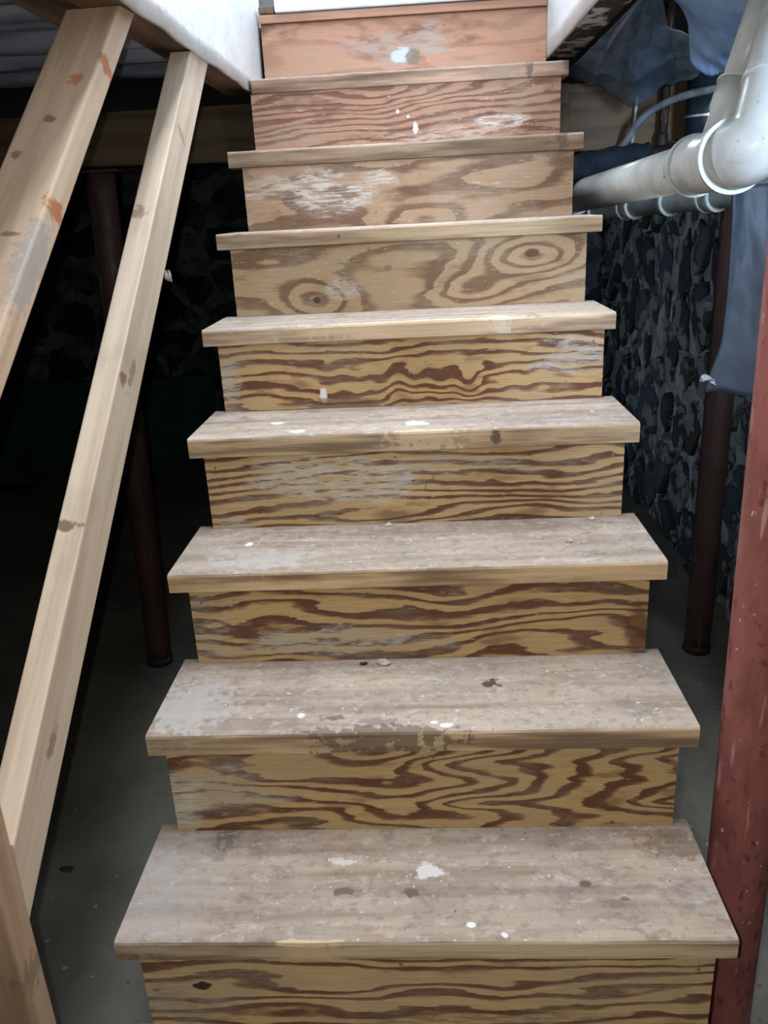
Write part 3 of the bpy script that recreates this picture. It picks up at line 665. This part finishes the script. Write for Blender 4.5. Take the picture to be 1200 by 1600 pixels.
cond = tube('conduit', bez([(.655, 1.84, 1.190), (.672, 1.80, 1.215), (.692, 1.765, 1.255), (.738, 1.74, 1.292), (.79, 1.654, 1.309), (.862, 1.553, 1.313), (.95, 1.45, 1.312)], 8), .0105, M_CONDUIT, None, 16)
tag(cond, 'bent grey metal conduit arching above the white drain pipe', 'conduit')
foam = empty('insulated_pipe', (.62, 1.80, 1.15), 'black foam wrapped pipe running along below the timber beam', 'pipe')
tube('foam_sleeve', bez([(.47, 1.785, 1.135), (.56, 1.79, 1.147), (.66, 1.795, 1.158), (.735, 1.80, 1.163)], 5), [.040 + .004 * math.sin(i * 1.7) for i in range(16)], M_FOAM, foam, 24)
tube('pipe_end', [(.73, 1.80, 1.163), (.80, 1.803, 1.168)], .026, M_RUST, foam, 20)
iron = empty('iron_pipe', (.79, 1.80, 1.1), 'rusty vertical iron pipe with a coupling in front of the beam', 'pipe')
tube('pipe_run', [(.786, 1.83, 1.575), (.783, 1.825, 1.3), (.778, 1.82, 1.12)], .0135, M_RUST, iron, 18)
tube('coupling', [(.7805, 1.823, 1.225), (.780, 1.822, 1.222), (.779, 1.8215, 1.175), (.779, 1.821, 1.172)], [.015, .0185, .0185, .015], M_RUST, iron, 18)
tube('valve_stem', [(.79, 1.82, 1.200), (.83, 1.815, 1.203)], .005, M_RUST, iron, 10)
wire = tube('white_wire', [(.702, 1.838, 1.335), (.699, 1.838, 1.27), (.694, 1.84, 1.19)], .0045, M_PVCRIM, None, 10)
tag(wire, 'thin white wire hanging straight down in front of the beam', 'wire')
duct = empty('duct_collar', (.90, 1.72, 1.2), 'dark round duct end with a shiny metal rim behind the white pipes', 'duct')
tube('duct_body', [(.885, 1.76, 1.16), (.885, 1.76, 1.262), (.885, 1.76, 1.40)], [.055, .058, .058], M_DUCT, duct, 32)
ring('duct_rim', (.885, 1.76, 1.262), (0, .0, 1), .055, .0615, .006, M_GALV, duct)

# hanging slate grey sheet
def slate(u, v):
    z = 1.06 - v * .447
    xl = .699 + .012 * math.sin(v * 3.1) - .022 * sm(.7, 1.0, v); xr = .80 + .05 * v
    return (xl + (xr - xl) * u, .955 + .014 * math.sin(u * 3.2 + v * 2) - .012 * v + .004 * fbm(u * 3, v * 4, 6), z + .006 * math.sin(u * 9) * v)
sl = empty('hanging_sheet', (.75, .95, .61), 'slate grey rubber sheet hanging from the pipes beside the red post', 'sheet')
patch('sheet', slate, 20, 40, M_SLATE, sl, .006)
patch('torn_flap', lambda u, v: (.664 + .034 * u, .945 + .008 * math.sin(u * 7 + v * 3), .652 - .012 * v + .006 * math.sin(u * 5)), 8, 5, M_FLAP, sl, .002)

# polythene sheets under the joists on the right
def quad(a, b, c, d, u, v):
    a, b, c, d = map(Vector, (a, b, c, d)); return (a.lerp(b, u)).lerp(d.lerp(c, u), v)
def bluef(u, v):
    p = quad((.578, 1.20, 1.520), (.69, .86, 1.43), (.885, 1.36, 1.338), (.785, 1.515, 1.347), u, v)
    sag = -.022 * math.sin(math.pi * u) * math.sin(math.pi * v) + .02 * (1 - u) * math.sin(math.pi * v) ** 2
    fold = .007 * math.sin(30 * (v * .9 - u * .5) + 2 * u) * sm(.45, .95, v) * sm(.6, .1, u) + .006 * fbm(u * 4, v * 4, 2)
    return (p.x - .01 * math.sin(v * 9) * (1 - u), p.y, p.z + sag + fold - .010 * math.sin(u * math.pi) * sm(.85, 1, v))
tag(patch('blue_polythene', bluef, 60, 60, M_BLUESHEET, None, .001), 'bulging pale blue plastic sheet hanging at the top right', 'plastic sheet')
def clearf(u, v):
    # v runs along the joists towards the beam, u outwards from the trimmer joist
    e0 = Vector((.536, 1.15, 1.458)).lerp(Vector((.482, 1.842, 1.405)), v); e1 = Vector((.575, 1.20, 1.530)).lerp(Vector((.76, 1.62, 1.352)), v)
    p = e0.lerp(e1, u)
    sag = -.055 * math.exp(-((u - .66) / .20) ** 2) * sm(.6, 1.0, v) - .02 * math.sin(math.pi * u) * v
    fold = .012 * math.exp(-((u - .14 - .12 * v) / .035) ** 2) + .010 * math.exp(-((v - .86 + .1 * u) / .03) ** 2) * sm(0, .3, u) + .006 * fbm(u * 6, v * 5, 5)
    return (p.x, p.y + .05 * math.sin(u * math.pi) * sm(.7, 1, v), p.z + sag - fold)
tag(patch('clear_polythene', clearf, 60, 60, M_CLEAR, None, .001), 'smoky clear plastic sheet sagging beside the top step', 'plastic sheet')
def clip2(u, v):
    p = quad((.655, 1.50, 1.47), (.80, 1.52, 1.42), (.835, 1.69, 1.362), (.70, 1.80, 1.372), u, v)
    return (p.x, p.y, p.z - .02 * math.sin(math.pi * u) * v + .005 * fbm(u * 5, v * 5, 7))
tag(patch('clear_polythene', clip2, 24, 24, m_sheet('grey_polythene', (120, 130, 136), (92, 102, 106), .72, .2), None, .001), 'small grey plastic flap below the pale blue sheet', 'plastic sheet')

# ------------------------------------------------------------------ far left of the basement
tag(box('green_board', (-3.2, 4.66, FZ + .002), (-1.45, 4.70, .04), M_GREEN, None, .006), 'dark green board standing low against the back stone wall', 'board')
tag(box('floor_block', (-2.86, 4.05, FZ + .001), (-2.62, 4.22, FZ + .05), M_DARKBIT, None, .008, .006), 'small dark block lying on the far floor', 'block')

# ------------------------------------------------------------------ small debris
def crumb(name, p, r, mat, label, cat, flat=.5):
    V = []; F = []; n = 7; rr = random.Random(p[0])
    for j, (h, s) in enumerate(((0, .8), (.5, 1.0), (1.0, .55))):
        for i in range(n):
            a = 2 * math.pi * i / n; q = r * s * rr.uniform(.65, 1.25)
            V.append((p[0] + q * math.cos(a), p[1] + q * .6 * math.sin(a), p[2] + h * r * flat * rr.uniform(.7, 1.2) if j else p[2]))
    for j in (0, 1):
        for i in range(n): F.append((j * n + i, j * n + (i + 1) % n, (j + 1) * n + (i + 1) % n, (j + 1) * n + i))
    F += [tuple(range(n - 1, -1, -1)), tuple(2 * n + i for i in range(n))]
    tag(mesh(name, V, F, mat), label, cat)
crumb('crumb', (-.068, .462, .2065), .014, M_CRUMB, 'grey dust clump in the corner behind the second step', 'crumb', .7)
crumb('crumb', (-.105, .465, .2065), .009, M_DARKBIT, 'small dark chip beside the dust clump on the second step', 'crumb')
crumb('crumb', (.312, .585, .404), .008, M_CRUMB, 'pale crumb on the right half of the third step', 'crumb', .8)
crumb('crumb', (.38, .706, .404), .009, M_CRUMB, 'grey crumb at the back right corner of the third step', 'crumb', .8)
crumb('crumb', (-.055, .705, .404), .009, M_CRUMB, 'pale crumb at the back of the third step, left of centre', 'crumb', .8)
crumb('crumb', (-.99, .79, FZ), .022, M_DARKBIT, 'dark speck on the concrete floor left of the stairs', 'chip', .2)
crumb('crumb', (1.13, 1.72, FZ), .02, M_DARKBIT, 'dark chip on the floor by the right brown post', 'chip', .3)
crumb('crumb', (-.93, 1.83, FZ), .022, M_DARKBIT, 'dark chip on the floor by the left brown post', 'chip', .3)
# tuft of cobweb caught on the lower rail
pts = []
for i in range(60):
    a = i * 1.3; pts.append((-.494 + .005 * math.sin(a * .7), .806 + .008 * math.sin(a), 0.934 + .007 * math.cos(a * 1.1) + .0002 * i))
tag(tube('cobweb_tuft', bez(pts, 3), .0004, M_CRUMB, None, 5), 'tiny pale cobweb tuft on the edge of the lower rail', 'cobweb')
